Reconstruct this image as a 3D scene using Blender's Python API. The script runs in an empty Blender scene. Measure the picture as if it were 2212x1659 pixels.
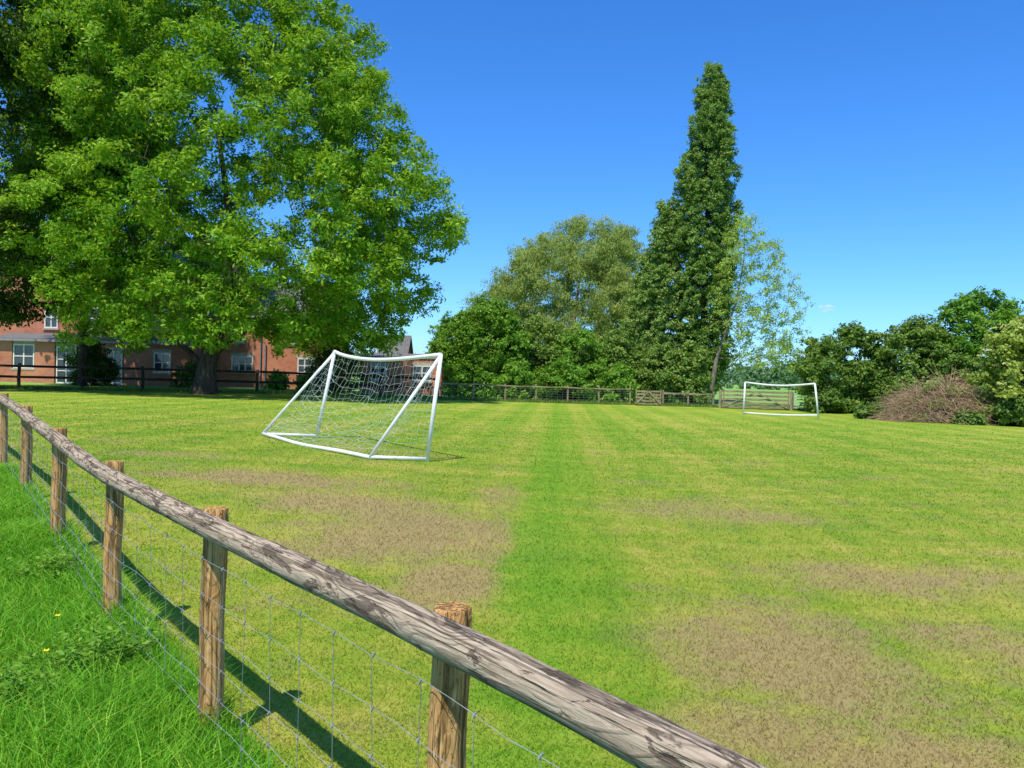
import bpy, math, random
import numpy as np
from mathutils import Vector, Matrix
S=bpy.context.scene
COL=S.collection
S.view_settings.view_transform='Standard'
S.view_settings.look='None'
S.view_settings.exposure=0
S.view_settings.gamma=1
rad=math.radians

# ------------------------------------------------------------ helpers
def sstep(t):
    t=np.clip(t,0,1); return t*t*(3-2*t)
def terr(x,y):
    x=np.asarray(x,float); y=np.asarray(y,float)
    return 0.28*sstep((y-3)/7)*sstep((2+0.1*np.clip(y,0,60)-x)/(5+0.4*np.clip(y,0,60)))
def tz(x,y): return float(terr(x,y))

def link(o,parent=None):
    COL.objects.link(o)
    if parent is not None: o.parent=parent
    return o
def top(o,label,cat,group=None):
    o["label"]=label; o["category"]=cat
    if group: o["group"]=group
    return o
def empty(name,loc=(0,0,0)):
    o=bpy.data.objects.new(name,None); o.location=loc; o.empty_display_size=.3
    COL.objects.link(o); return o
def mesh_np(name,V,F,mat,attrs=None,parent=None,smooth=False):
    V=np.ascontiguousarray(V,dtype=np.float32); F=np.ascontiguousarray(F,dtype=np.int32)
    k=F.shape[1]
    me=bpy.data.meshes.new(name)
    me.vertices.add(len(V)); me.vertices.foreach_set('co',V.ravel())
    me.loops.add(F.size); me.loops.foreach_set('vertex_index',F.ravel())
    me.polygons.add(len(F)); me.polygons.foreach_set('loop_start',np.arange(len(F),dtype=np.int32)*k)
    if attrs:
        for an,av in attrs.items():
            a=me.attributes.new(an,'FLOAT','POINT'); a.data.foreach_set('value',np.ascontiguousarray(av,dtype=np.float32))
    me.update(calc_edges=True)
    if smooth: me.polygons.foreach_set('use_smooth',np.ones(len(F),dtype=bool))
    me.materials.append(mat)
    o=bpy.data.objects.new(name,me)
    return link(o,parent)

class MB:
    """small mesh builder"""
    def __init__(s): s.v=[]; s.f=[]; s.w=[]
    def box(s,x0,x1,y0,y1,z0,z1):
        b=len(s.v)
        for z in (z0,z1):
            for (x,y) in ((x0,y0),(x1,y0),(x1,y1),(x0,y1)):
                s.v.append((x,y,z)); s.w.append((x,y,z))
        for q in ((0,3,2,1),(4,5,6,7),(0,1,5,4),(1,2,6,5),(2,3,7,6),(3,0,4,7)):
            s.f.append(tuple(b+i for i in q))
    def beam(s,p,q,w,h,up=(0,0,1)):
        p=Vector(p);q=Vector(q);t=(q-p).normalized();u=Vector(up);sd=t.cross(u).normalized();u=sd.cross(t).normalized()
        b=len(s.v); L=(q-p).length
        for pt,l in ((p,0),(q,L)):
            for a,c in ((-1,-1),(1,-1),(1,1),(-1,1)):
                s.v.append(tuple(pt+sd*(a*w/2)+u*(c*h/2))); s.w.append((l,a*w/2,c*h/2))
        for k in ((0,1,2,3),(7,6,5,4),(0,4,5,1),(1,5,6,2),(2,6,7,3),(3,7,4,0)):
            s.f.append(tuple(b+i for i in k))
    def tube(s,pts,rs,n=8,cap=True,off=0.0,jit=0.0,rng=None,prof=None):
        pts=[Vector(p) for p in pts]
        b=len(s.v); L=off; prev=None
        for i,p in enumerate(pts):
            if i==0: t=pts[1]-pts[0]
            elif i==len(pts)-1: t=pts[-1]-pts[-2]
            else: t=(pts[i+1]-pts[i-1])
            t.normalize()
            if prev is None:
                ref=Vector((0,0,1)) if abs(t.z)<.9 else Vector((1,0,0))
                a=t.cross(ref).normalized()
            else:
                a=(prev-t*prev.dot(t)).normalized()
            prev=a; c=t.cross(a)
            if i: L+=(pts[i]-pts[i-1]).length
            r=rs[i] if hasattr(rs,'__len__') else rs
            for k in range(n):
                th=2*math.pi*k/n
                rr=r*(1+(rng.uniform(-jit,jit) if rng else 0))
                if prof: rr*=prof[k]
                d=a*math.cos(th)*rr+c*math.sin(th)*rr
                s.v.append(tuple(p+d)); s.w.append((L,math.cos(th)*r,math.sin(th)*r))
        m=len(pts)
        for i in range(m-1):
            for k in range(n):
                s.f.append((b+i*n+k,b+i*n+(k+1)%n,b+(i+1)*n+(k+1)%n,b+(i+1)*n+k))
        if cap:
            s.f.append(tuple(b+k for k in range(n-1,-1,-1)))
            s.f.append(tuple(b+(m-1)*n+k for k in range(n)))
    def poly(s,pts):
        b=len(s.v)
        for p in pts: s.v.append(tuple(p)); s.w.append(tuple(p))
        s.f.append(tuple(range(b,b+len(pts))))
    def obj(s,name,mat,parent=None,smooth=False,wood=False):
        me=bpy.data.meshes.new(name); me.from_pydata(s.v,[],s.f); me.update()
        if wood:
            a=me.attributes.new('wood_co','FLOAT_VECTOR','POINT'); a.data.foreach_set('vector',np.array(s.w,dtype=np.float32).ravel())
        if smooth:
            me.polygons.foreach_set('use_smooth',np.array([len(f)==4 for f in s.f],dtype=bool))
        me.materials.append(mat)
        return link(bpy.data.objects.new(name,me),parent)

# ------------------------------------------------------------ node helpers
class G:
    def __init__(s,name):
        s.m=bpy.data.materials.new(name); s.m.use_nodes=True; s.nt=s.m.node_tree; s.nt.nodes.clear()
        s.out=s.nt.nodes.new('ShaderNodeOutputMaterial')
    def n(s,t,**k):
        nd=s.nt.nodes.new(t)
        for a,b in k.items(): setattr(nd,a,b)
        return nd
    def put(s,sock,x):
        if x is None: return
        if isinstance(x,bpy.types.NodeSocket): s.nt.links.new(x,sock)
        else:
            if isinstance(x,tuple) and len(x)==3 and sock.type=='RGBA': x=x+(1,)
            sock.default_value=x
    def math(s,op,a,b=None,c=None,clamp=False):
        nd=s.n('ShaderNodeMath',operation=op,use_clamp=clamp)
        for i,x in enumerate((a,b,c)): 
            if x is not None: s.put(nd.inputs[i],x)
        return nd.outputs[0]
    def vm(s,op,a,b=None):
        nd=s.n('ShaderNodeVectorMath',operation=op); s.put(nd.inputs[0],a)
        if b is not None: s.put(nd.inputs[1],b)
        return nd.outputs['Value'] if op in('LENGTH','DOT_PRODUCT') else nd.outputs[0]
    def mix(s,f,a,b,bt='MIX'):
        nd=s.n('ShaderNodeMix',data_type='RGBA',blend_type=bt); s.put(nd.inputs[0],f); s.put(nd.inputs[6],a); s.put(nd.inputs[7],b); return nd.outputs[2]
    def noise(s,v,sc,det=3,ro=.55,dist=0):
        nd=s.n('ShaderNodeTexNoise'); s.put(nd.inputs['Vector'],v); nd.inputs['Scale'].default_value=sc; nd.inputs['Detail'].default_value=det
        nd.inputs['Roughness'].default_value=ro; nd.inputs['Distortion'].default_value=dist; return nd.outputs['Fac']
    def mr(s,v,a,b,c=0,d=1):
        nd=s.n('ShaderNodeMapRange'); nd.interpolation_type='SMOOTHSTEP'; s.put(nd.inputs[0],v)
        for i,x in enumerate((a,b,c,d)): nd.inputs[i+1].default_value=x
        return nd.outputs[0]
    def ramp(s,f,stops):
        nd=s.n('ShaderNodeValToRGB'); e=nd.color_ramp.elements
        while len(e)<len(stops): e.new(.5)
        for i,(p,c) in enumerate(stops): e[i].position=p; e[i].color=tuple(c)+(1,)
        s.put(nd.inputs[0],f); return nd.outputs[0]
    def attr(s,name,vec=False):
        nd=s.n('ShaderNodeAttribute',attribute_name=name); return nd.outputs['Vector' if vec else 'Fac']
    def pos(s): return s.n('ShaderNodeNewGeometry').outputs['Position']
    def objc(s): return s.n('ShaderNodeTexCoord').outputs['Object']
    def bsdf(s,col,rough=.7,spec=.3,bump=None,bs=.5,bd=.01,metal=0):
        nd=s.n('ShaderNodeBsdfPrincipled'); s.put(nd.inputs['Base Color'],col); s.put(nd.inputs['Roughness'],rough)
        nd.inputs['Specular IOR Level'].default_value=spec; nd.inputs['Metallic'].default_value=metal
        if bump is not None:
            b=s.n('ShaderNodeBump'); b.inputs['Strength'].default_value=bs; b.inputs['Distance'].default_value=bd
            s.put(b.inputs['Height'],bump); s.nt.links.new(b.outputs[0],nd.inputs['Normal'])
        return nd.outputs[0]
    def end(s,sh): s.nt.links.new(sh,s.out.inputs[0]); return s.m

def leaf_mat(name,c0,c1,c2,trans=.35,ns=.5,spec=.2):
    g=G(name); t=g.attr('tint'); n=g.noise(g.pos(),ns,2)
    f=g.math('ADD',t,g.math('MULTIPLY',g.math('SUBTRACT',n,.5),.7))
    col=g.ramp(f,[(0,c0),(.5,c1),(1,c2)])
    d=g.bsdf(col,.55,spec)
    tr=g.n('ShaderNodeBsdfTranslucent'); g.put(tr.inputs[0],g.mix(.5,col,(c2[0]*1.1,c2[1]*1.15,c2[2]*.6)))
    mx=g.n('ShaderNodeMixShader'); mx.inputs[0].default_value=trans
    g.nt.links.new(d,mx.inputs[1]); g.nt.links.new(tr.outputs[0],mx.inputs[2])
    return g.end(mx.outputs[0])

def plain(name,col,rough=.6,var=.25,sc=3,spec=.3,metal=0,bd=.003):
    g=G(name); n=g.noise(g.objc(),sc,5)
    c=g.mix(g.mr(n,.3,.75),tuple(x*(1-var) for x in col),tuple(min(1,x*(1+var*.4)) for x in col))
    return g.end(g.bsdf(c,rough,spec,bump=g.noise(g.objc(),sc*8,3),bs=.4,bd=bd,metal=metal))

def wood_mat(name,ca,cb,cc,blotch=.5,grain=1.0,flake=0,thr=.56):
    g=G(name); w=g.attr('wood_co',True)
    v=g.vm('MULTIPLY',w,(1.0,14.0,14.0))
    warp=g.noise(g.vm('MULTIPLY',w,(2.6,9,9)),1,2,.5,.3)
    gr=g.noise(v,5,6,.7,.6)
    sx=g.n('ShaderNodeSeparateXYZ'); g.put(sx.inputs[0],w)
    ring=g.math('SINE',g.math('ADD',g.math('MULTIPLY',sx.outputs[1],360.0),g.math('MULTIPLY',warp,62.0)))
    ring=g.mr(ring,.2,1)
    bl=g.mr(g.noise(g.vm('MULTIPLY',w,(4.2,15,15)),1.2,5,.65,1.2),thr,thr+.05)
    big=g.mr(g.noise(g.vm('MULTIPLY',w,(1.1,3,3)),1.2,3),.38,.6)
    crack=g.mr(g.noise(g.vm('MULTIPLY',w,(.8,34,34)),2.2,3,.6),.40,.46,1,0)
    c=g.mix(g.mr(gr,.3,.7),ca,cb)
    c=g.mix(g.math('MULTIPLY',g.math('MULTIPLY',ring,.5*grain),big),c,tuple(x*.42 for x in ca))
    c=g.mix(g.math('MULTIPLY',bl,blotch),c,cc)
    c=g.mix(g.math('MULTIPLY',crack,.6),c,tuple(x*.3 for x in ca))
    if flake:
        fl=g.mr(g.noise(g.vm('MULTIPLY',w,(7,30,30)),1,3,.6),.66,.70)
        c=g.mix(g.math('MULTIPLY',fl,flake),c,(.70,.60,.46))
    h=g.math('SUBTRACT',g.math('ADD',gr,g.math('MULTIPLY',ring,.3)),g.math('ADD',g.math('MULTIPLY',crack,1.4),g.math('MULTIPLY',bl,.6)))
    return g.end(g.bsdf(c,.9,.05,bump=h,bs=1.0,bd=.007))

def bark_mat(name,ca,cb):
    g=G(name); p=g.vm('MULTIPLY',g.pos(),(3,3,.9)); n=g.noise(p,2,5,.65)
    return g.end(g.bsdf(g.mix(g.mr(n,.35,.65),ca,cb),.9,.1,bump=n,bs=.8,bd=.05))

# ------------------------------------------------------------ lawn colours (world position based)
BL=[(-.85,7.9,1.3,1.4,1.0),(-3.3,10.8,1.8,.85,.85),(-1.9,9.3,1.3,.9,.85),(-.45,6.3,.5,.7,1.0),(-1.3,7.2,1.2,.6,.75),(1.7,5.0,.85,1.2,.95),(2.6,10.2,1.6,1.1,.6),(1.2,3.9,.5,.5,.75),(1.9,3.6,.8,.5,.9),(3.6,7.0,1.7,.8,.65),(-5.2,13,1.2,.6,.5),(3.2,5.2,.9,.7,.65),(-.1,10.6,.5,1.2,.5)]
def lawn_col(g):
    p=g.pos(); sx=g.n('ShaderNodeSeparateXYZ'); g.put(sx.inputs[0],p); X,Y=sx.outputs[0],sx.outputs[1]
    nb=g.noise(p,.22,3); nm=g.noise(p,1.1,5,.62,.4); nf=g.noise(p,6,4,.68); nff=g.noise(p,38,3,.7)
    s=g.math('ADD',g.math('SUBTRACT',X,g.math('MULTIPLY',Y,.058)),g.math('MULTIPLY',g.math('SUBTRACT',nm,.5),.8))
    # mown strip: firmer edge at s=-.38, melting into the lawn on the other side
    edge=g.mr(s,-.54,-.30)
    strip=g.math('MULTIPLY',edge,g.mr(s,-.3,1.0,1,0))
    strip=g.math('MULTIPLY',strip,g.mr(Y,12,32,1,.2))
    st=g.mr(g.math('SINE',g.math('MULTIPLY',g.math('ADD',s,.35),2*math.pi/1.75)),-.9,.9)
    st2=g.mr(g.math('SINE',g.math('MULTIPLY',g.math('ADD',s,.2),2*math.pi/.55)),-1,1)
    far=g.mr(Y,9,24,0,1)
    cr=g.mr(g.noise(g.vm('MULTIPLY',p,(.22,1.5,0)),1.0,5,.65),.34,.66)
    a=g.math('MULTIPLY',st,g.math('ADD',.07,g.math('MULTIPLY',far,.15)))
    a=g.math('ADD',a,g.math('MULTIPLY',st2,.12))
    a=g.math('ADD',a,g.math('MULTIPLY',strip,.15))
    a=g.math('ADD',a,g.math('MULTIPLY',cr,.32))
    a=g.math('ADD',a,g.math('MULTIPLY',g.math('SUBTRACT',nf,.5),1.1))
    a=g.math('ADD',a,g.math('MULTIPLY',g.math('SUBTRACT',nm,.5),1.05))
    a=g.math('ADD',a,g.math('MULTIPLY',g.math('SUBTRACT',nb,.5),.9))
    a=g.math('ADD',a,.12,clamp=True)
    c=g.ramp(a,[(0,(.47,.435,.085)),(.3,(.335,.395,.042)),(.62,(.215,.35,.024)),(1,(.115,.27,.013))])
    c=g.mix(g.math('MULTIPLY',strip,.35),c,(.21,.42,.025))
    mask=None
    for (bx,by,rx,ry,k) in BL:
        d=g.vm('LENGTH',g.vm('MULTIPLY',g.vm('SUBTRACT',p,(bx,by,0)),(1/rx,1/ry,0)))
        m=g.mr(d,.0,1.75,k,0)
        mask=m if mask is None else g.math('MAXIMUM',mask,m)
    gen=g.mr(g.noise(g.vm('MULTIPLY',p,(.5,.9,0)),1.0,4,.65),.46,.75,0,.55)
    gen=g.math('MULTIPLY',gen,g.mr(Y,14,30,1,.3))
    mask=g.math('MAXIMUM',mask,gen)
    nz=g.math('ADD',g.math('MULTIPLY',nm,1.5),g.math('MULTIPLY',nf,1.4))
    mask=g.mr(g.math('ADD',mask,g.math('SUBTRACT',nz,1.45)),.08,.85)
    mask=g.math('MULTIPLY',mask,g.math('SUBTRACT',1.0,g.math('MULTIPLY',edge,g.mr(s,.2,.9,.92,0))))
    br=g.mix(nff,(.54,.39,.18),(.36,.24,.11))
    c=g.mix(g.math('MULTIPLY',mask,.84),c,br)
    return c,X,Y,nf,nff,nm

g=G('grass_field')
c,X,Y,nf,nff,nm=lawn_col(g)
c=g.mix(g.mr(Y,6,30,.42,.16),c,g.mix(nff,(.03,.06,.004),c),'MIX')
d=g.math('ADD',g.math('ADD',X,g.math('MULTIPLY',g.math('SUBTRACT',Y,2.15),.8)),.17)
outm=g.mr(g.math('ADD',d,g.math('MULTIPLY',g.math('SUBTRACT',nm,.5),.3)),-.12,.05,1,0)
c=g.mix(outm,c,g.mix(nff,(.04,.11,.01),(.12,.25,.03)))
farm=g.mr(Y,50.5,52,0,1)
c=g.mix(farm,c,g.mix(nm,(.18,.36,.06),(.27,.46,.10)))
hh=g.math('ADD',g.math('MULTIPLY',nff,.5),nf)
M_ground=g.end(g.bsdf(c,.9,.1,bump=hh,bs=.6,bd=.04))

g=G('mown_grass_blades')
c,X,Y,nf,nff,nm=lawn_col(g)
t=g.attr('tint')
c=g.mix(1.0,c,g.ramp(t,[(0,(.66,.70,.64)),(.55,(1.02,1.03,1.0)),(.86,(1.22,1.2,1.15)),(1,(1.4,1.2,1.6))]),'MULTIPLY')
dd=g.bsdf(c,.6,.15)
tr=g.n('ShaderNodeBsdfTranslucent'); g.put(tr.inputs[0],c)
mx=g.n('ShaderNodeMixShader'); mx.inputs[0].default_value=.35
g.nt.links.new(dd,mx.inputs[1]); g.nt.links.new(tr.outputs[0],mx.inputs[2])
M_mown=g.end(mx.outputs[0])
M_long=leaf_mat('long_grass_blades',(.07,.24,.012),(.18,.48,.02),(.44,.67,.07),.42,1.2)
M_rough=leaf_mat('rough_grass_blades',(.08,.15,.025),(.17,.28,.04),(.32,.40,.10),.35,.6)

M_wnt=leaf_mat('walnut_leaf',(.04,.135,.006),(.155,.345,.013),(.44,.61,.045),.38,.35)
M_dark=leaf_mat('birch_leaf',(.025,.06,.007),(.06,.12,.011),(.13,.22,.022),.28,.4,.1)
M_pop=leaf_mat('poplar_leaf',(.09,.18,.03),(.19,.33,.055),(.36,.48,.12),.3,.5,.15)
M_wil=leaf_mat('willow_leaf',(.19,.26,.065),(.31,.40,.10),(.45,.53,.15),.45,.3,.1)
M_ash=leaf_mat('ash_leaf',(.25,.38,.05),(.39,.53,.085),(.52,.64,.14),.4,.5)
M_haw=leaf_mat('hawthorn_leaf',(.06,.17,.013),(.15,.33,.026),(.31,.49,.06),.38,.45)
M_hed=leaf_mat('hedge_leaf',(.07,.14,.02),(.15,.26,.038),(.29,.40,.08),.33,.45,.12)
M_yew=leaf_mat('yew_leaf',(.04,.09,.012),(.09,.18,.022),(.17,.28,.045),.15,.6,.1)
M_eld=leaf_mat('elder_leaf',(.11,.19,.025),(.24,.34,.045),(.42,.50,.09),.35,.5)
M_nett=leaf_mat('nettle_leaf',(.05,.11,.02),(.11,.20,.03),(.20,.30,.06),.25,.6,.1)
M_flo=leaf_mat('elder_flower',(.50,.52,.13),(.66,.65,.22),(.78,.75,.36),.2,1)
M_dist=leaf_mat('far_leaf',(.08,.16,.06),(.13,.23,.09),(.20,.31,.12),.2,.02)
M_bark=bark_mat('dark_bark',(.045,.034,.026),(.12,.09,.065))
M_barkg=bark_mat('grey_bark',(.12,.10,.075),(.28,.24,.18))
M_twig=bark_mat('dead_twig',(.27,.17,.09),(.56,.40,.24))

M_rail=wood_mat('weathered_rail_wood',(.35,.26,.17),(.59,.465,.32),(.125,.09,.065),.82,1.2,.45,.555)
M_post=wood_mat('treated_post_wood',(.52,.255,.08),(.78,.47,.18),(.28,.14,.05),.5,.9,0,.585)
M_dkwood=wood_mat('creosoted_wood',(.045,.033,.024),(.10,.075,.05),(.02,.015,.01),.4)
M_ltwood=wood_mat('pale_fence_wood',(.34,.27,.14),(.52,.43,.25),(.2,.15,.085),.4)
M_wire=plain('galvanised_wire',(.38,.38,.37),.45,.3,20,.4,.3)
M_white=plain('white_painted_metal',(.88,.86,.81),.5,.14,4,.25)
M_net=plain('white_net_cord',(.66,.74,.66),.8,.3,3)
M_glass=plain('window_glass',(.05,.06,.07),.08,.3,1,.8)
M_cream=plain('cream_window_paint',(.82,.78,.68),.5,.1,3)
M_pipe=plain('grey_pipe',(.25,.27,.3),.5,.2,3)
M_gutter=plain('gutter',(.3,.3,.32),.5,.2,3)
M_stone=plain('stone_sill',(.50,.43,.33),.8,.2,5)
g=G('red_brick')
br=g.n('ShaderNodeTexBrick'); tc=g.objc()
sx=g.n('ShaderNodeSeparateXYZ'); g.put(sx.inputs[0],tc)
cb=g.n('ShaderNodeCombineXYZ'); g.put(cb.inputs[0],g.math('ADD',sx.outputs[0],sx.outputs[1])); g.put(cb.inputs[1],sx.outputs[2])
g.put(br.inputs['Vector'],cb.outputs[0]); br.inputs['Scale'].default_value=1
br.inputs['Brick Width'].default_value=.225; br.inputs['Row Height'].default_value=.075; br.inputs['Mortar Size'].default_value=.007
g.put(br.inputs['Color1'],(.64,.20,.10)); g.put(br.inputs['Color2'],(.42,.115,.06)); g.put(br.inputs['Mortar'],(.60,.42,.30))
cc=g.mix(g.mr(g.noise(tc,.8,5),.35,.7,0,.5),br.outputs[0],(.70,.31,.18))
cc=g.mix(g.mr(g.noise(tc,.25,4),.45,.7,0,.4),cc,(.30,.10,.06))
M_brick=g.end(g.bsdf(cc,.9,.05,bump=br.outputs['Fac'],bs=.5,bd=-.01))
g=G('slate_roof'); wv=g.n('ShaderNodeTexBrick'); tc=g.objc(); g.put(wv.inputs['Vector'],tc); wv.inputs['Scale'].default_value=2
g.put(wv.inputs['Color1'],(.15,.148,.145)); g.put(wv.inputs['Color2'],(.22,.215,.205)); g.put(wv.inputs['Mortar'],(.07,.065,.06))
M_slate=g.end(g.bsdf(g.mix(g.noise(tc,2,4),wv.outputs[0],(.19,.185,.18)),.9,.03,bump=wv.outputs['Fac'],bs=.5,bd=-.02))

# ------------------------------------------------------------ world, sun, camera
SD=(.38,.925); EL=61
w=bpy.data.worlds.new("World"); S.world=w; w.use_nodes=True; nt=w.node_tree
bg=nt.nodes['Background']; sky=nt.nodes.new('ShaderNodeTexSky'); sky.sky_type='NISHITA'; sky.sun_disc=False
sky.sun_elevation=rad(EL); sky.sun_rotation=math.atan2(-SD[0],-SD[1]); sky.air_density=1.0; sky.dust_density=.3; sky.ozone_density=2.5
mt=nt.nodes.new('ShaderNodeMix'); mt.data_type='RGBA'; mt.blend_type='MULTIPLY'; mt.inputs[0].default_value=1; mt.inputs[7].default_value=(.62,.97,1.50,1)
hs=nt.nodes.new('ShaderNodeHueSaturation'); hs.inputs['Saturation'].default_value=1.08
nt.links.new(sky.outputs[0],mt.inputs[6]); nt.links.new(mt.outputs[2],hs.inputs['Color']); nt.links.new(hs.outputs[0],bg.inputs[0]); bg.inputs[1].default_value=.145
sl=bpy.data.lights.new('sun','SUN'); sl.energy=5.0; sl.angle=rad(.53); sl.color=(1,.95,.84)
so=link(bpy.data.objects.new('sun',sl)); so.location=(-10,-20,40)
dv=Vector((SD[0]*math.cos(rad(EL)),SD[1]*math.cos(rad(EL)),-math.sin(rad(EL))))
so.rotation_euler=dv.to_track_quat('-Z','Y').to_euler()
cd=bpy.data.cameras.new('camera'); cam=link(bpy.data.objects.new('camera',cd)); S.camera=cam
cd.sensor_width=36; cd.lens=28; cd.clip_start=.05; cd.clip_end=9000
cam.matrix_world=Matrix.Translation((0,0,1.7))@Matrix.Rotation(rad(90-.65),4,'X')@Matrix.Rotation(rad(1.5),4,'Z')

# ------------------------------------------------------------ ground
xs=np.sinh(np.linspace(-7,7,260))*4.6; ys=np.sinh(np.linspace(-2.6,7.2,260))*4
XX,YY=np.meshgrid(xs,ys); ZZ=terr(XX,YY)
V=np.stack([XX.ravel(),YY.ravel(),ZZ.ravel()],1)
ii,jj=np.meshgrid(np.arange(259),np.arange(259)); b=(jj*260+ii).ravel()
F=np.stack([b,b+1,b+261,b+260],1)
o=mesh_np('ground',V,F,M_ground,smooth=True); o["kind"]="structure"; o["label"]="mown grass field with pale stripes and worn brown patches"

def blades(name,P,h,wd,lean,seed,mat,long=False,tintb=0):
    r=np.random.default_rng(seed); n=len(P); z=terr(P[:,0],P[:,1])
    a=r.uniform(0,2*np.pi,n); la=r.uniform(0,2*np.pi,n); lm=lean*h*r.uniform(.2,1,n)
    sd=np.stack([np.cos(a),np.sin(a),np.zeros(n)],1)*(wd/2)[:,None]
    B=np.stack([P[:,0],P[:,1],z-.005],1)
    ld=np.stack([np.cos(la)*lm,np.sin(la)*lm,np.zeros(n)],1)
    ti=np.clip(r.normal(.5+tintb,.22,n),0,1)
    if not long:
        T=B+ld; T[:,2]+=h
        V=np.stack([B-sd,B+sd,T],1).reshape(-1,3); F=np.arange(3*n).reshape(-1,3); at=np.repeat(ti,3)
    else:
        Mi=B+ld*.28; Mi[:,2]+=h*.58
        T=B+ld; T[:,2]+=h*(1-.25*lean)
        V=np.stack([B-sd,B+sd,Mi+sd*.8,Mi-sd*.8,T],1).reshape(-1,3)
        k=(np.arange(n)*5)[:,None]
        F=np.concatenate([k+np.array([[0,1,2]]),k+np.array([[0,2,3]]),k+np.array([[3,2,4]])],0)
        at=np.repeat(ti,5)
    o=mesh_np(name,V,F,mat,{'tint':at}); o["kind"]="stuff"; return o
R=np.random.default_rng(5)
def fd(x,y): return x+.8*(y-2.15)+.17
n=540000
r_=1.6*(42/1.6)**R.uniform(0,1,n); th=R.uniform(-rad(40),rad(40),n)
P=np.stack([r_*np.sin(th),r_*np.cos(th)],1); k=(fd(P[:,0],P[:,1])>.0)&(R.uniform(0,1,n)>(r_-22)/20)
P=P[k]; r_=r_[k]
o=blades('mown_grass',P,R.uniform(.012,.034,len(P))*(1+.008*r_),.0022+.0010*r_,1.4,1,M_mown)
o["label"]="short mown grass blades covering the playing field"
n=120000
yy=R.uniform(.9,13.5,n*2); dd=-R.uniform(0,1,n*2)**1.3*4.2+R.uniform(0,.16,n*2)
xx=dd-.17-.8*(yy-2.15)
k=(np.abs(xx/yy)<.78); P=np.stack([xx,yy],1)[k][:n]
dist=np.hypot(P[:,0],P[:,1])
hn=.5+.5*np.sin(P[:,0]*3.1+1.3*np.sin(P[:,1]*2.3))*np.sin(P[:,1]*2.7+P[:,0])
o=blades('long_grass',P,R.uniform(.10,.28,len(P))*(.75+.6*hn),.0036+.0008*dist,.85,2,M_long,True)
o["label"]="long lush green grass growing outside the post and rail fence"

# ------------------------------------------------------------ near fence
FP=[(2.25,-.92,.94),(1.06,.62,.975),(-.17,2.15,1.012),(-1.345,3.57,1.008),(-2.44,4.86,1.05),(-3.74,6.55,1.115),(-5.13,8.4,1.185),(-6.46,10.1,1.255),(-8.0,12.0,1.33),(-9.5,13.9,1.38)]
nv=Vector((.77,.64,0))
fence=empty('wooden_fence',(-.17,2.15,0)); top(fence,"weathered round-rail timber fence with wire stock netting beside the grass",'fence')
rg=random.Random(3)
def P0(p): return (p[0]+.17,p[1]-2.15,p[2])
def cr(p0,p1,p2,p3,t):
    return ((p1*2)+(p2-p0)*t+(p0*2-p1*5+p2*4-p3)*t*t+(p1*3-p0-p2*3+p3)*t*t*t)*.5
pts=[];rs=[]
FV=[Vector(p) for p in FP]
for i in range(len(FP)-1):
    a0=FV[max(0,i-1)];a=FV[i];b2=FV[i+1];b3=FV[min(len(FP)-1,i+2)]; nn=22
    for k in range(nn):
        t=k/nn; p=cr(a0,a,b2,b3,t)
        pts.append(p-nv*.046+Vector((0,0,.003*math.sin(p.x*3.1)))); rs.append(.0505+.0012*math.sin(k*.6+i)+rg.uniform(-.001,.001))
pts=[Vector(P0(p)) for p in pts]
mb=MB(); mb.tube(pts,rs,32,jit=.018,rng=rg)
mb.obj('rail',M_rail,fence,smooth=True,wood=True)
for i,p in enumerate(FP[1:-1]):
    q=Vector(p)+nv*.022; gz_=tz(q.x,q.y); mb=MB(); r0=.052+rg.uniform(-.003,.004)
    tl=p[2]+.048+rg.uniform(-.008,.008); lx=rg.uniform(-.01,.01)
    prof=[1+.05*math.sin(3*th_*.2856+i)+rg.uniform(-.03,.03) for th_ in range(22)]
    cs=rg.randrange(22); prof[cs]*=.8; prof[(cs+9)%22]*=.85
    pp=[];rr=[]
    for k in range(15):
        t=k/14; pp.append((q.x+.17+lx*t+.004*math.sin(k+i),q.y-2.15,gz_-.25+(tl-gz_+.25)*t)); rr.append(r0*(1.03-.05*t))
    pp.append((pp[-1][0],pp[-1][1],pp[-1][2]+.003)); rr.append(r0*.95)
    mb.tube(pp,rr,22,off=i*3.1,jit=.012,rng=rg,prof=prof); mb.obj('post',M_post,fence,smooth=True,wood=True)
mb=MB()
hz=[.85,.69,.55,.42,.30,.19,.09]
seg=[(Vector(FP[i+1])-Vector(FP[i])).length for i in range(len(FP)-1)]; tot=sum(seg)
def fpt(s):
    i=0
    while i<len(seg)-1 and s>seg[i]: s-=seg[i]; i+=1
    a=Vector(FP[i]);b2=Vector(FP[i+1]); return a.lerp(b2,min(1,s/seg[i]))
for z in hz:
    pp=[]; s=1.2
    while s<tot-.2:
        p=fpt(s); q=p-nv*.042; pp.append((q.x+.17,q.y-2.15,p.z-1.0+z+.006*math.sin(s*9+z*20)+.004*rg.uniform(-1,1))); s+=.125
    mb.tube(pp,.0013,4,cap=False)
s=1.2
while s<tot-.2:
    p=fpt(s); q=p-nv*.043; dx=rg.uniform(-.008,.008)
    pp=[(q.x+.17+dx*math.sin(z*5),q.y-2.15,p.z-1.0+z) for z in [.0]+hz[::-1]]
    mb.tube(pp,.0011,4,cap=False)
    for z in hz:
        mb.tube([(q.x+.17-.004,q.y-2.15,p.z-1.0+z-.007),(q.x+.17+.004,q.y-2.15,p.z-1.0+z+.007)],.0033,5)
    s+=.25
mb.obj('wire_netting',M_wire,fence)

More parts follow.
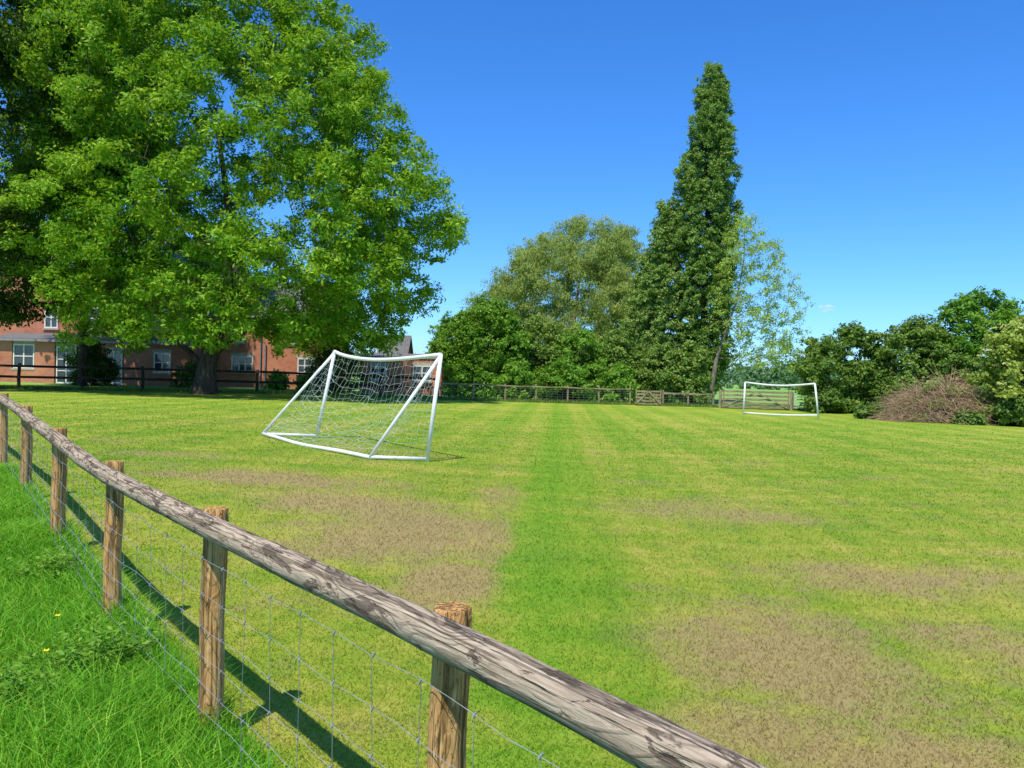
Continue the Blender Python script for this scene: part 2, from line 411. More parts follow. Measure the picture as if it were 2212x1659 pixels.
# ------------------------------------------------------------ goals
def sagpts(a,b,sag,n=14,asym=.0):
    a=Vector(a);b=Vector(b);o=[]
    for i in range(n+1):
        t=i/n; p=a.lerp(b,t); p.z-=sag*math.sin(math.pi*t**(1+asym)); o.append(p)
    return o
gl=empty('football_goal',(-2.87,15.85,0)); top(gl,"white metal football goal with sagging crossbar and torn net",'goal')
O=Vector(gl.location)
def gz(x,y,d=.045): return Vector((x,y,tz(x,y)+d))
FR=gz(-1.476,14.14); FLt=gz(-4.27,17.5); BLf=gz(-5.37,17.25); BR=gz(-2.44,13.87)
TR=Vector((-1.28,14.2,FR.z+1.86)); TL=Vector((-3.91,17.5,FLt.z+1.86))
def bar(name,pts,rr=.035,par=gl,o_=O,mat=M_white):
    mb=MB(); mb.tube([Vector(p)-o_ for p in pts],rr,14); return mb.obj(name,mat,par,smooth=True)
bar('post',[FR-Vector((0,0,.05)),TR],.038); bar('post',[FLt-Vector((0,0,.05)),TL],.038)
cb_=sagpts(TL,TR,.14,16,-.25); bar('crossbar',cb_,.038)
bar('stay',[TR+Vector((-.03,0,-.06)),BR],.031); bar('stay',[TL+Vector((-.03,0,-.06)),BLf],.031)
bb=[BLf.lerp(BR,t/10)+Vector((-.10*math.sin(math.pi*t/10),-.12*math.sin(math.pi*t/10),.01*math.sin(t))) for t in range(11)]
bar('ground_bar',bb); bar('ground_bar',[BLf,FLt],.031); bar('ground_bar',[BR,FR],.031)
def net(surf,nu,nv_,mb,rr=.0021,drop=0.035,rg=random.Random(8)):
    Pn=[[surf(i/nu,j/nv_)+Vector((rg.gauss(0,.018),rg.gauss(0,.018),rg.gauss(0,.018))) for j in range(nv_+1)] for i in range(nu+1)]
    for i in range(nu+1):
        for j in range(nv_):
            if rg.random()<drop: continue
            mb.tube([Pn[i][j]-O,Pn[i][j+1]-O],rr,3,cap=False)
    for j in range(nv_+1):
        for i in range(nu):
            if rg.random()<drop: continue
            mb.tube([Pn[i][j]-O,Pn[i+1][j]-O],rr,3,cap=False)
def cbp(s):
    x=s*(len(cb_)-1); i=min(int(x),len(cb_)-2); return cb_[i].lerp(cb_[i+1],x-i)
def bbp(s):
    x=s*(len(bb)-1); i=min(int(x),len(bb)-2); return bb[i].lerp(bb[i+1],x-i)
def back(s,t):
    a=cbp(s); b_=bbp(s); p=a.lerp(b_,t)
    k=math.sin(math.pi*t)
    e=(.35+.65*math.sin(math.pi*min(1,max(0,s))))
    p+=Vector((.30,.24,-.30))*k*e
    p+=Vector((.06,.05,.04))*math.sin(s*17+t*5)*k
    return p
def side(T,Fr,Bk):
    def f(s,t):
        b_=Fr.lerp(Bk,s); p=T.lerp(b_,t); p+=Vector((.04,.04,0))*math.sin(t*6+s*4)*math.sin(math.pi*t); return p
    return f
mb=MB(); net(back,30,16,mb)
net(side(TR,FR,BR),7,15,mb); net(side(TL,FLt,BLf),7,15,mb)
mb.obj('net',M_net,gl)

g2=empty('football_goal',(13.2,39.2,0)); top(g2,"bare white goal frame with bowed crossbar and no net",'goal'); O2=Vector(g2.location)
A=gz(11.83,40.6); B=gz(14.63,37.9); TA=A+Vector((.05,0,1.60)); TB=B+Vector((-.22,0,1.62))
bar('post',[A,TA],.043,g2,O2); bar('post',[B-Vector((0,0,.05)),TB],.043,g2,O2)
bar('crossbar',sagpts(TA,TB,.13,12),.043,g2,O2); bar('ground_bar',sagpts(A+Vector((0,0,.05)),B+Vector((0,0,.12)),.05,8),.038,g2,O2)

# ------------------------------------------------------------ far fences and gates
def postrail(name,label,pts,step,h,rails,mat,wire=False,rw=.1,pr=.06):
    e=empty(name,(pts[0][0],pts[0][1],0)); top(e,label,'fence'); o_=Vector(e.location)
    rg=random.Random(len(pts)*7+int(h*10))
    P=[Vector((x,y,0)) for x,y in pts]; sp=[]
    for i in range(len(P)-1):
        L=(P[i+1]-P[i]).length; k=max(1,round(L/step))
        for j in range(k): sp.append(P[i].lerp(P[i+1],j/k))
    sp.append(P[-1])
    for q in sp:
        mb=MB(); z=tz(q.x,q.y); hh=h+.1+rg.uniform(-.03,.06)
        mb.tube([Vector((q.x,q.y,z-.1))-o_,Vector((q.x+rg.uniform(-.02,.02),q.y,z+hh*.5))-o_,Vector((q.x+rg.uniform(-.03,.03),q.y,z+hh))-o_],[pr,pr*.98,pr*.94],10,off=q.x)
        mb.obj('post',mat,e,wood=True)
    for rz in rails:
        mb=MB()
        for i in range(len(sp)-1):
            a=sp[i].copy();b_=sp[i+1].copy(); a.z=tz(a.x,a.y)+rz+rg.uniform(-.02,.02); b_.z=tz(b_.x,b_.y)+rz+rg.uniform(-.02,.02)
            dy=Vector((0,-pr-.022-(.003 if i%2 else 0),0))
            mb.beam(a+dy-o_,b_+dy-o_,.04,rw)
        mb.obj('rail',mat,e,wood=True)
    if wire:
        mb=MB()
        for k in range(6):
            z=.1+k*.15
            mb.tube([Vector((q.x,q.y-pr-.01,tz(q.x,q.y)+z))-o_ for q in sp],.004,3,cap=False)
        for i in range(len(sp)-1):
            L=(sp[i+1]-sp[i]).length; m=int(L/.3)
            for j in range(m):
                q=sp[i].lerp(sp[i+1],j/m); mb.tube([Vector((q.x,q.y-pr-.01,tz(q.x,q.y)+.05))-o_,Vector((q.x,q.y-pr-.01,tz(q.x,q.y)+.88))-o_],.003,3,cap=False)
        mb.obj('wire_netting',M_wire,e)
    return e
postrail('wooden_fence',"dark stained post and rail fence below the big tree",[(-36,39.6),(-26,42),(-14.5,45.3),(-4.4,47.6)],3.0,1.25,(1.22,.66),M_dkwood,rw=.13,pr=.085)
postrail('wooden_fence',"pale timber post and rail fence with netting along the shrubs",[(-4.2,47.65),(1.5,49.4),(7.5,50.4)],1.9,1.0,(.98,),M_ltwood,True,rw=.08)
postrail('wooden_fence',"short pale timber fence with netting beside the gate",[(9.6,50.4),(12.7,50.1)],1.5,.85,(.8,),M_ltwood,True)
postrail('wooden_fence',"low pale timber fence running into the hedge",[(19.4,48.6),(25,46.2)],1.7,.85,(.82,.45),M_ltwood,True)
def gate(name,label,p,q,h,nb,mat,posts=True,z0=.12,bw=.11):
    e=empty(name,(p[0],p[1],tz(*p))); top(e,label,'gate'); a=Vector((0,0,0)); b_=Vector((q[0]-p[0],q[1]-p[1],tz(*q)-tz(*p)))
    U=Vector((0,0,1))
    for i in range(nb):
        mb=MB(); z=z0+(h-z0)*(i/(nb-1))
        mb.beam(a+U*z,b_+U*z,.035,bw); mb.obj('bar',mat,e,wood=True)
    f=Vector((0,-.045,0)) 
    for t in (.02,.98):
        mb=MB(); mb.beam(a.lerp(b_,t)+f+U*(z0-.04),a.lerp(b_,t)+f+U*(h+.12),.05,.07,up=(0,1,0)); mb.obj('stile',mat,e,wood=True)
    for c_ in (a,b_):
        mb=MB(); mb.beam(c_.lerp(b_*.5,.06)+f*1.01+U*(z0),b_*.5+f*(1 if c_ is a else 2)+U*h,.035,.07); mb.obj('brace',mat,e,wood=True)
    if posts:
        for c_ in (a-b_.normalized()*.12,b_+b_.normalized()*.12):
            mb=MB(); mb.tube([c_-U*.1,c_+U*.6,c_+U*(h+.1)],[.09,.088,.085],10); mb.obj('post',mat,e,wood=True)
gate('field_gate',"pale five-bar timber gate in the field fence",(12.85,48.6),(16.75,48.0),1.05,5,M_ltwood,bw=.13)
gate('hurdle',"small pale timber hurdle leaning on the fence",(7.75,49.8),(9.35,49.8),.9,5,M_ltwood,False)
M_galv=plain('galvanised_gate',(.42,.50,.47),.4,.2,6,.5,.3)
e=empty('metal_gate',(17.0,48.1,0)); top(e,"galvanised tubular metal field gate beside the timber gate",'gate')
for i in range(6):
    mb=MB(); mb.tube([(0,0,.15+i*.17),(2.4,-.35,.15+i*.17)],.026,6); mb.obj('bar',M_galv,e)
for t in (0,1,2.4): mb=MB(); mb.tube([(t,-.06-.35*t/2.4,.1),(t,-.06-.35*t/2.4,1.05)],.03,6); mb.obj('stile',M_galv,e)

# ------------------------------------------------------------ foliage
def unit(v): return v/np.maximum(1e-6,np.linalg.norm(v,axis=1,keepdims=True))
def leafmesh(name,C,Nrm,L,W,tint,mat,parent,r,droop=.3):
    n=len(C); rv=r.normal(size=(n,3)); rv[:,2]-=droop*2
    a=unit(rv-Nrm*np.sum(rv*Nrm,1,keepdims=True)); b_=np.cross(Nrm,a)
    sc=r.uniform(.65,1.25,n)[:,None]; l=a*L*.5*sc; w_=b_*W*.5*sc
    fold=Nrm*W*.12
    V=np.stack([C-l,C-w_-l*.1+fold,C+l,C+w_-l*.1+fold],1).reshape(-1,3)
    return mesh_np(name,V,np.arange(4*n).reshape(-1,4),mat,{'tint':np.repeat(tint,4)},parent)
def crown_pts(prof,nb,rb,r,ysc=1.0,fmin=.4,lump=.18):
    pz=np.array([p[0] for p in prof]); pr=np.array([p[1] for p in prof]); px=np.array([p[2] if len(p)>2 else 0 for p in prof])
    zz=np.linspace(pz[0],pz[-1],200); ww=np.interp(zz,pz,pr)+.15; cdf=np.cumsum(ww)/ww.sum()
    u=(np.arange(nb)+r.uniform(0,1,nb))/nb; z=np.interp(u,cdf,zz)
    a=r.permutation(nb)*2.399963+r.uniform(-.3,.3,nb)
    f=np.sqrt(r.uniform(fmin**2,1,nb))
    ph=r.uniform(0,6,3)
    lumpf=1+lump*np.sin(2*a+z*.55+ph[0])+lump*.8*np.sin(3*a-z*.9+ph[1])+lump*.5*np.sin(z*1.9+ph[2])
    rr=np.maximum(.05,np.interp(z,pz,pr)*lumpf-rb*.7)*f
    cx=np.interp(z,pz,px)
    return np.stack([cx+rr*np.cos(a),rr*np.sin(a)*ysc,z],1)
def crown(name,B,rb,nc,rc,nl,L,W,mat,parent,r,zs=.7,droop=.3,up=.5,tb=.5):
    nb=len(B); cn=unit(r.normal(size=(nb*nc,3)))*np.power(r.uniform(0.05,1,nb*nc),.4)[:,None]; cn[:,2]*=zs
    bi=np.repeat(np.arange(nb),nc); rbs=(rb*r.uniform(.7,1.25,nb))[bi]
    CC=B[bi]+cn*rbs[:,None]
    ln=unit(r.normal(size=(nb*nc*nl,3)))*np.power(r.uniform(0,1,nb*nc*nl),.5)[:,None]; ln[:,2]*=.7
    ci=np.repeat(np.arange(nb*nc),nl); P=CC[ci]+ln*(rc*r.uniform(.6,1.3,nb*nc))[ci][:,None]
    P[:,2]=np.maximum(P[:,2],.05)
    out=unit(P-B[bi[ci]]); 
    N=out*.5+r.normal(size=P.shape)*.5; N[:,2]+=up; N=unit(N)
    t=np.clip(tb+r.normal(0,.17,len(P))+(r.normal(0,.12,nb*nc))[ci]+(r.normal(0,.06,nb))[bi[ci]],0,1)
    return leafmesh(name,P,N,L,W,t,mat,parent,r,droop)
def wood(name,trunk,tr,targets,mat,parent,rmin=.015,seed=1,arch=.15,kz=1.2,n=7):
    rg=random.Random(seed); mb=MB(); mb.tube(trunk,tr,12,cap=True,jit=.05,rng=rg)
    sk=[];sr=[]
    for i in range(len(trunk)-1):
        for k in range(5):
            t=k/5; sk.append(np.array(trunk[i])*(1-t)+np.array(trunk[i+1])*t); sr.append(tr[i]*(1-t)+tr[i+1]*t)
    h0=trunk[len(trunk)//3][2]
    idx=[i for i,p in enumerate(sk) if p[2]>=h0*.9]; sk=[sk[i] for i in idx]; sr=[sr[i] for i in idx]
    fork=sk[0]
    for t in sorted(targets,key=lambda q: np.linalg.norm(q-fork)):
        A_=np.array(sk); d=np.linalg.norm(A_-t,axis=1)+kz*np.maximum(0,A_[:,2]-t[2]+.3*np.linalg.norm(A_[:,:2]-t[:2],axis=1))
        i=int(np.argmin(d)); p=A_[i]; rp=sr[i]; L=np.linalg.norm(t-p)
        if L<.3: continue
        r0=max(rmin,min(rp*.72,.02+.022*L)); m=5; pp=[];rr=[]
        jx=[rg.uniform(-.06,.06)*L for _ in range(3)]
        for k in range(m+1):
            u=k/m; q=p*(1-u)+t*u; q=q+np.array([jx[0],jx[1],arch*L])*math.sin(math.pi*u); pp.append(tuple(q)); rr.append(r0*(1-u)+max(rmin*.6,r0*.25)*u)
            if k>0: sk.append(q); sr.append(rr[-1])
        mb.tube(pp,rr,n if r0>.06 else 4,cap=False)
    return mb.obj(name,mat,parent,smooth=True)

def tree(name,label,cat,x,y,prof,nb,rb,nc,rc,nl,L,W,mat,trunk,tr,bark,seed,ysc=1,fmin=.4,lump=.18,zs=.7,droop=.3,up=.5,tb=.5,nt_=None,arch=.15,rmin=.02,kz=1.2,group=None):
    r=np.random.default_rng(seed); e=empty(name,(x,y,tz(x,y))); top(e,label,cat,group)
    B=crown_pts(prof,nb,rb,r,ysc,fmin,lump)
    crown('crown',B,rb,nc,rc,nl,L,W,mat,e,r,zs,droop,up,tb)
    T=B if nt_ is None else B[r.permutation(len(B))[:nt_]]
    wood('trunk',trunk,tr,list(T),bark,e,rmin,seed,arch,kz)
    return e,B

# walnut
tree('walnut_tree',"huge spreading walnut tree in bright green leaf beside the dark fence",'tree',-16.2,42,
 [(2.9,8.8,1.3),(4.6,10.4,1.8),(7.0,11.3,2.0),(9.5,11.5,1.8),(13,10.8,1.2),(16,9.8,.6),(19,8.7,-.2),(21.5,7.3,-.8),(24,5.2,-1.2),(26.5,2.2,-1.2)],
 1200,.85,7,.50,41,.235,.10,M_wnt,[(0,0,-.3),(.0,0,.5),(.1,0,1.3),(.4,0,2.6),(1.0,.3,5),(1.0,.5,9),(.6,.3,12),(.2,0,15)],
 [.85,.60,.50,.42,.28,.2,.14,.06],M_bark,19,ysc=.86,fmin=.54,lump=.035,zs=.95,tb=.57,nt_=240)
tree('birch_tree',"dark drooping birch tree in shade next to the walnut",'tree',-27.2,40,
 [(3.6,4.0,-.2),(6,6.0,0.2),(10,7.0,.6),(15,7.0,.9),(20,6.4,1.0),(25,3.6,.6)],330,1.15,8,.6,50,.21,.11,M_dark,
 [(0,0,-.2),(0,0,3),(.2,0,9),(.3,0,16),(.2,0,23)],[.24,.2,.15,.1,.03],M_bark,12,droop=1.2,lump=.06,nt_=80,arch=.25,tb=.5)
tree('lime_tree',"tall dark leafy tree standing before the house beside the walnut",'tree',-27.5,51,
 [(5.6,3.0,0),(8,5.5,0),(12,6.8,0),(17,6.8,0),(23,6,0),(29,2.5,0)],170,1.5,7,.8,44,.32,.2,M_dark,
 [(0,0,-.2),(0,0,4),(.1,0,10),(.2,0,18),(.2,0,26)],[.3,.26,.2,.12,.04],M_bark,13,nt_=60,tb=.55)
# poplars
tree('poplar_tree',"very tall narrow lombardy poplar rising above the shrubs",'tree',13.85,58,
 [(1.5,1.6,0),(4,2.1,.1),(8,2.25,.1),(12,2.4,0),(15.5,2.35,0),(18.5,2.15,.05),(21.2,1.7,.1),(23,1.25,.2),(24.3,.7,.2)],
 680,.38,7,.29,36,.155,.11,M_pop,[(0,0,-.2),(0,0,3),(0,0,9),(0,0,16),(0,0,22)],[.4,.32,.22,.12,.03],M_bark,14,fmin=.35,lump=.055,zs=2.3,up=.35,nt_=120,arch=-.05,kz=.2,tb=.52)
tree('poplar_tree',"smaller slender poplar tree next to the tall one",'tree',10.8,59.5,
 [(1.5,2.5,-.3),(5,2.6,-.3),(8,2.15,-.1),(10.5,1.8,.1),(12.8,1.35,.4),(14.7,.8,.6)],
 400,.40,7,.30,36,.155,.11,M_pop,[(0,0,-.2),(0,0,3),(0,0,8),(.3,0,13.5)],[.3,.25,.16,.03],M_bark,15,fmin=.3,lump=.08,zs=2.0,up=.35,nt_=60,arch=-.05,tb=.7)
tree('willow_tree',"broad grey-green willow tree with fine drooping foliage",'tree',4.9,70,
 [(2.0,8.2,-.7),(5,9.2,-.8),(8,8.7,-.5),(10.3,7.7,.1),(12.4,6.3,.8),(13.9,4.8,1.4),(14.9,3.0,1.8)],
 660,.9,8,.6,44,.24,.08,M_wil,[(0,0,-.2),(0,0,2),(.2,0,5),(.5,0,8),(.9,0,11)],[.6,.5,.3,.16,.05],M_barkg,16,lump=.045,droop=1.5,nt_=90,zs=1.0,tb=.6,fmin=.5)
tree('ash_tree',"sparse pale green young ash tree with airy visible branches",'tree',13.9,55.5,
 [(2.6,2.6,3.6),(4.5,3.5,3.3),(7,3.7,2.9),(9.5,3.3,2.5),(11.6,2.2,2.2),(13.2,.9,2.0)],
 380,.45,4,.32,14,.15,.085,M_ash,[(0,0,-.2),(.05,0,1.5),(.3,0,3.2),(.8,0,4.8),(1.5,0,7),(2.0,0,10),(2.0,0,12.3)],[.2,.17,.13,.09,.06,.035,.02],M_barkg,17,fmin=.15,lump=.06,nt_=380,arch=.08,rmin=.015)

def shrub(name,label,x,y,w_,h,mat,seed,dens=1.0,L=.20,W=.13,ysc=.8,rb=.65,lump=.09,z0=.2,tb=.5,bark=M_bark,skew=0,nb=None):
    nb=nb or int(max(16,w_*h*6.0*dens))
    prof=[(z0,w_*.85,0),(h*.3,w_*1.0,0),(h*.6,w_*.95,skew*.5),(h*.82,w_*.7,skew),(h*.97,w_*.3,skew)]
    return tree(name,label,'bush' if h<5.5 else 'tree',x,y,prof,nb,rb,8,.36,34,L,W,mat,
      [(0,0,-.1),(.05,0,.5),(0,.1,h*.4),(0,0,h*.75)],[.16,.13,.1,.03],bark,seed,ysc=ysc,fmin=.5,lump=lump,nt_=min(nb,30),tb=tb,zs=.85)
shrub('hawthorn_tree',"dense dark green hawthorn tree behind the fence",-1.7,54.5,3.6,6.8,M_haw,21,tb=.5)
shrub('hawthorn_tree',"rounded hawthorn tree with mid green leaves",-4.6,60.5,2.7,5.8,M_haw,22,tb=.6)
shrub('hawthorn_tree',"bushy hawthorn tree beside the willow",1.8,56.5,3.0,5.7,M_hed,23,tb=.7)
shrub('hazel_bush',"leafy green hazel bush behind the pale fence",4.6,55,2.7,4.8,M_haw,24,tb=.66)
shrub('hazel_bush',"tall leafy green bush between the willow and poplar",7.4,55,2.4,5.0,M_hed,25,tb=.7)
shrub('hazel_bush',"dull green bush at the foot of the poplars",10.0,53.5,2.0,4.0,M_hed,26,tb=.72)
shrub('hazel_bush',"olive green bush in front of the poplar trunk",12.0,53.3,1.6,4.1,M_hed,27,tb=.78)
shrub('hazel_bush',"low leafy bush behind the netting fence",0.2,51.8,2.0,2.2,M_haw,28,tb=.6)
shrub('hazel_bush',"low spreading green bush behind the netting fence",3.6,52.2,2.2,2.7,M_haw,29,tb=.55)
shrub('hazel_bush',"low bright green bush behind the netting fence",6.9,52.4,1.7,2.5,M_haw,36,tb=.65)
shrub('yew_bush',"rounded clipped dark bush in the garden",-10.9,48.8,2.0,3.6,M_yew,30,L=.14,W=.07,lump=.04,dens=1.4,rb=.5,tb=.6)
shrub('laurel_bush',"dark bush against the sunroom wall",-27.6,52.5,1.7,2.6,M_dark,31,tb=.6)
shrub('laurel_bush',"small dark garden bush near the house wall",-21.4,53,1.0,1.3,M_yew,32,tb=.6)
shrub('garden_shrub',"small green garden shrub beside the wall",-16.2,55,.8,1.0,M_haw,33,tb=.8,rb=.4)
shrub('garden_shrub',"low green garden shrub at the house wall",-14.0,54.5,.9,.9,M_haw,34,tb=.8,rb=.4)
# right-hand hedge
shrub('hedge_bush',"dense dark green overgrown hedge bush",19.6,47,3.1,5.0,M_hed,41,tb=.5)
shrub('hedge_bush',"tall dark green hedge bush with ragged top",23.2,46,3.4,5.5,M_hed,42,tb=.52)
shrub('hedge_bush',"large dark hedgerow tree with dense leaves",26.8,46,3.7,7.2,M_haw,43,tb=.42)
shrub('hedge_bush',"tangled olive bramble bush beside the brushwood",22.9,40.5,1.6,3.1,M_hed,44,tb=.65)
shrub('hedge_bush',"mass of hedgerow foliage beside the elder",30,42,3.4,6.6,M_haw,45,tb=.5)
e,B=shrub('elder_bush',"elder bush covered with creamy white flower heads",23.4,36.4,2.4,4.8,M_eld,46,tb=.75)
r=np.random.default_rng(77); C=[];N=[]
for b_ in B[r.permutation(len(B))[:int(len(B)*.6)]]:
    for k in range(3):
        d=r.normal(size=3); d[1]=-abs(d[1])*1.1; d/=np.linalg.norm(d); d[2]=abs(d[2])*.9
        c_=b_+d*.85; m=20; q=r.normal(size=(m,3))*np.array([.09,.09,.03])+c_; C.append(q); nn=r.normal(size=(m,3))*.3+d+np.array([0,0,.8]); N.append(unit(nn))
C=np.concatenate(C);N=np.concatenate(N)
leafmesh('flower',C,N,.075,.06,r.uniform(.2,.9,len(C)),M_flo,e,r)
shrub('bramble_bush',"low green bramble patch in front of the hedge",17.9,45.2,1.2,1.2,M_nett,47,tb=.6,rb=.4)
shrub('nettle_patch',"low green nettles growing at the pile edge",17.9,39.2,1.1,.5,M_nett,48,tb=.6,rb=.3)
shrub('nettle_patch',"low green weeds growing beside the brushwood",20.7,36.1,1.0,.25,M_nett,49,tb=.5,rb=.18)
shrub('nettle_patch',"dark green weeds below the elder bush",22.8,35.4,1.4,1.0,M_nett,50,tb=.5,rb=.35)

# brush pile
rg=random.Random(9); mb=MB()
for i in range(3400):
    a=rg.uniform(0,2*math.pi); f=math.sqrt(rg.random()); X_=2.4*f*math.cos(a); Y_=1.5*f*math.sin(a)
    H=(1.85-.25*X_*.3)*(1-f**1.5)*(1+.2*math.sin(a*3)+.15*math.sin(X_*3)); z=H*rg.uniform(.6,1.0)+.05
    L=rg.uniform(.4,1.7); d=Vector((rg.gauss(0,1)+.9*math.cos(a),rg.gauss(0,.7)+.3*math.sin(a),rg.gauss(-.12,.6))).normalized()
    p=Vector((X_,Y_,z)); m=p+d*L*.5+Vector((0,0,rg.uniform(0,.14))); q=p+d*L+Vector((rg.uniform(-.15,.15),0,rg.uniform(-.35,.05)))
    q.z=max(q.z,.02); m.z=max(m.z,.05)
    mb.tube([p,m,q],[rg.uniform(.006,.020),.008,.003],3,cap=False)
e=empty('brushwood_pile',(20.5,37.8,0)); top(e,"heap of dead brown cut branches and twigs on the grass",'brushwood pile'); mb.obj('branches',M_twig,e)
r=np.random.default_rng(78); n=4000; a=r.uniform(0,6.28,n); f=np.sqrt(r.uniform(0,1,n)); C=np.stack([2.5*f*np.cos(a),1.5*f*np.sin(a)-.2,1.8*(1-f**1.5)+.05+r.uniform(0,.2,n)],1)
k=np.sin(C[:,0]*3+1)*np.sin(C[:,1]*4+C[:,2]*3)>.15; C=C[k]; N=r.normal(size=C.shape)*.5+np.array([0,-.4,.7])
leafmesh('ivy_leaves',C,unit(N),.11,.08,r.uniform(.3,.9,len(C)),M_hed,e,r)

def mass(name,label,n,xr,yr,hr,wr,seed,L,mat,per=260):
    r=np.random.default_rng(seed); C=[];N=[]
    for i in range(n):
        x=xr[0]+(xr[1]-xr[0])*(i+r.uniform(0,1))/n; y=r.uniform(*yr); h=r.uniform(*hr); ww=r.uniform(*wr)
        d=unit(r.normal(size=(per,3)))*np.power(r.uniform(.2,1,per),.4)[:,None]; 
        d=d*(1+.25*np.sin(d[:,[0]]*5+i)*np.cos(d[:,[2]]*6))
        q=d*np.array([ww,ww,h*.55])+np.array([x,y,h*.5]); q[:,2]=np.maximum(q[:,2],.1)
        C.append(q); nn=d+r.normal(size=d.shape)*.4; nn[:,2]+=.3; N.append(unit(nn))
    C=np.concatenate(C);N=np.concatenate(N)
    o=leafmesh(name,C,N,L,L*.8,np.clip(r.normal(.5,.2,len(C)),0,1),mat,None,r); o["kind"]="stuff"; o["label"]=label; return o
mass('distant_woodland',"far-off belt of trees beyond the open fields",170,(-420,560),(330,380),(6,11),(5,9),61,1.5,M_dist,380)
mass('distant_hedge',"trimmed hedgerow across the distant pasture",260,(-200,260),(168,172),(1.2,1.9),(1,1.6),62,.5,M_dist,120)
mass('distant_trees',"scattered hedgerow trees beyond the pasture",7,(70,125),(225,240),(6,8.5),(4,6),63,1.0,M_dist,700)
n=24000; t=R.uniform(0,1,n); xx=-30+t*57
yy=np.interp(xx,[-36,-26,-14.5,-4.4,1.5,7.5,12.7,17,25],[39.6,42,45.3,47.6,49.4,50.4,49.6,48.6,44.5])+R.normal(.15,.3,n)
o=blades('rough_grass',np.stack([xx,yy],1),R.uniform(.08,.30,n),np.full(n,.03),.6,7,M_rough,True); o["label"]="tufts of rough grass along the foot of the far fence"

# ------------------------------------------------------------ house
def window(par,x,z,w_,h,y,cols,rows,fm=M_cream,name='window'):
    mb=MB(); t=.09
    mb.box(x-w_/2,x-w_/2+t,y-.06,y-.002,z,z+h); mb.box(x+w_/2-t,x+w_/2,y-.06,y-.002,z,z+h)
    mb.box(x-w_/2+t,x+w_/2-t,y-.058,y-.002,z+h-t,z+h); mb.box(x-w_/2+t,x+w_/2-t,y-.058,y-.002,z,z+t)
    iw=w_-2*t; ih=h-2*t
    for i in range(1,cols): xx=x-w_/2+t+iw*i/cols; mb.box(xx-.045,xx+.045,y-.052,y-.014,z+t,z+h-t)
    for j in range(1,rows): zz=z+t+ih*j/rows; mb.box(x-w_/2+t,x+w_/2-t,y-.046,y-.014,zz-.035,zz+.035)
    o=mb.obj(name,fm,par)
    mb=MB(); mb.box(x-w_/2+t,x+w_/2-t,y-.012,y-.003,z+t,z+h-t); mb.obj('glass',M_glass,o)
    mb=MB(); mb.box(x-w_/2-.1,x+w_/2+.1,y-.12,y-.003,z-.13,z-.003); mb.obj('sill',M_stone,o)
    mb=MB(); mb.box(x-w_/2-.1,x+w_/2+.1,y-.03,y-.003,z+h+.003,z+h+.22); mb.obj('lintel',M_stone,o)
    return o
def gable(mb,x0,x1,y0,y1,ze,zr,ov=.35,th=.14):
    ym=(y0+y1)/2; s=(zr-ze)/(ym-y0)
    a=(x0-ov,y0-ov,ze-ov*s); b_=(x1+ov,y0-ov,ze-ov*s); c_=(x1+ov,ym,zr); d=(x0-ov,ym,zr); e_=(x1+ov,y1+ov,ze-ov*s); f=(x0-ov,y1+ov,ze-ov*s)
    up=lambda p:(p[0],p[1],p[2]+th)
    mb.poly([up(a),up(b_),up(c_),up(d)]); mb.poly([up(d),up(c_),up(e_),up(f)])
    mb.poly([d,c_,b_,a]); mb.poly([f,e_,c_,d]); mb.poly([a,b_,up(b_),up(a)]); mb.poly([e_,f,up(f),up(e_)])
    mb.poly([b_,c_,up(c_),up(b_)]); mb.poly([c_,e_,up(e_),up(c_)]); mb.poly([d,a,up(a),up(d)]); mb.poly([f,d,up(d),up(f)])
def wallg(mb,x0,x1,y0,y1,z0,ze,zr):
    mb.box(x0,x1,y0,y1,z0,ze); ym=(y0+y1)/2
    for x in (x0+.004,x1-.004): mb.poly([(x,y0+.01,ze+.002),(x,y1-.01,ze+.002),(x,ym,zr-.02)])
H=empty('brick_house',(0,58,.28)); top(H,"large red brick house with slate roofs and cream windows",'house')
mb=MB(); wallg(mb,-44,-22.6,1,10,-.3,8.6,11.4); mb.obj('wall',M_brick,H)
mb=MB(); wallg(mb,-22.59,-13.9,.4,8,-.3,5.3,8.0); mb.obj('wall',M_brick,H)
mb=MB(); gable(mb,-44,-22.6,1,10,8.62,11.45); rf=mb.obj('roof',M_slate,H)
mb=MB(); gable(mb,-22.2,-13.9,.4,8,5.32,8.05); mb.obj('roof',M_slate,H)
for cx,cy in ((-24.2,3.6),(-36,5.5)):
    mb=MB(); mb.box(cx-.55,cx+.55,cy-.4,cy+.4,8.2,12.4); mb.box(cx-.65,cx+.65,cy-.5,cy+.5,12.402,12.6)
    mb.obj('chimney',M_brick,rf)
for x in (-34.2,-31.0,-29.2,-26.0): window(H,x,4.0,1.0,1.6,1,2,2)
for x,z,w_,h,cc_ in ((-19.8,1.15,1.6,1.15,3),(-15.0,1.15,1.5,1.1,3),(-16.2,3.3,.9,1.25,2),(-20.2,3.3,1.0,1.25,2)): window(H,x,z,w_,h,.4,cc_,2)
for x,zt in ((-18.45,5.2),(-18.1,3.2)):
    mb=MB(); mb.tube([(x,.3,0),(x,.3,zt)],.06,8); mb.obj('drainpipe',M_pipe,H)
mb=MB(); mb.tube([(-22.5,.0,5.12),(-13.6,.0,5.12)],.07,8); mb.obj('gutter',M_gutter,H)
sr=MB()
sr.box(-36.4,-35.2,-2,.99,-.3,2.95); sr.box(-35.2,-33.6,-1.99,-1.75,-.3,.95); sr.box(-33.6,-32.2,-2,.99,-.3,2.95); sr.box(-29.2,-22.8,-2,.99,-.3,2.95)
srm=sr.obj('sunroom',M_brick,H)
mb=MB(); mb.beam((-36.8,-2.35,2.98),(-22.5,-2.35,2.98),.08,.16); mb.obj('gutter',M_gutter,srm)
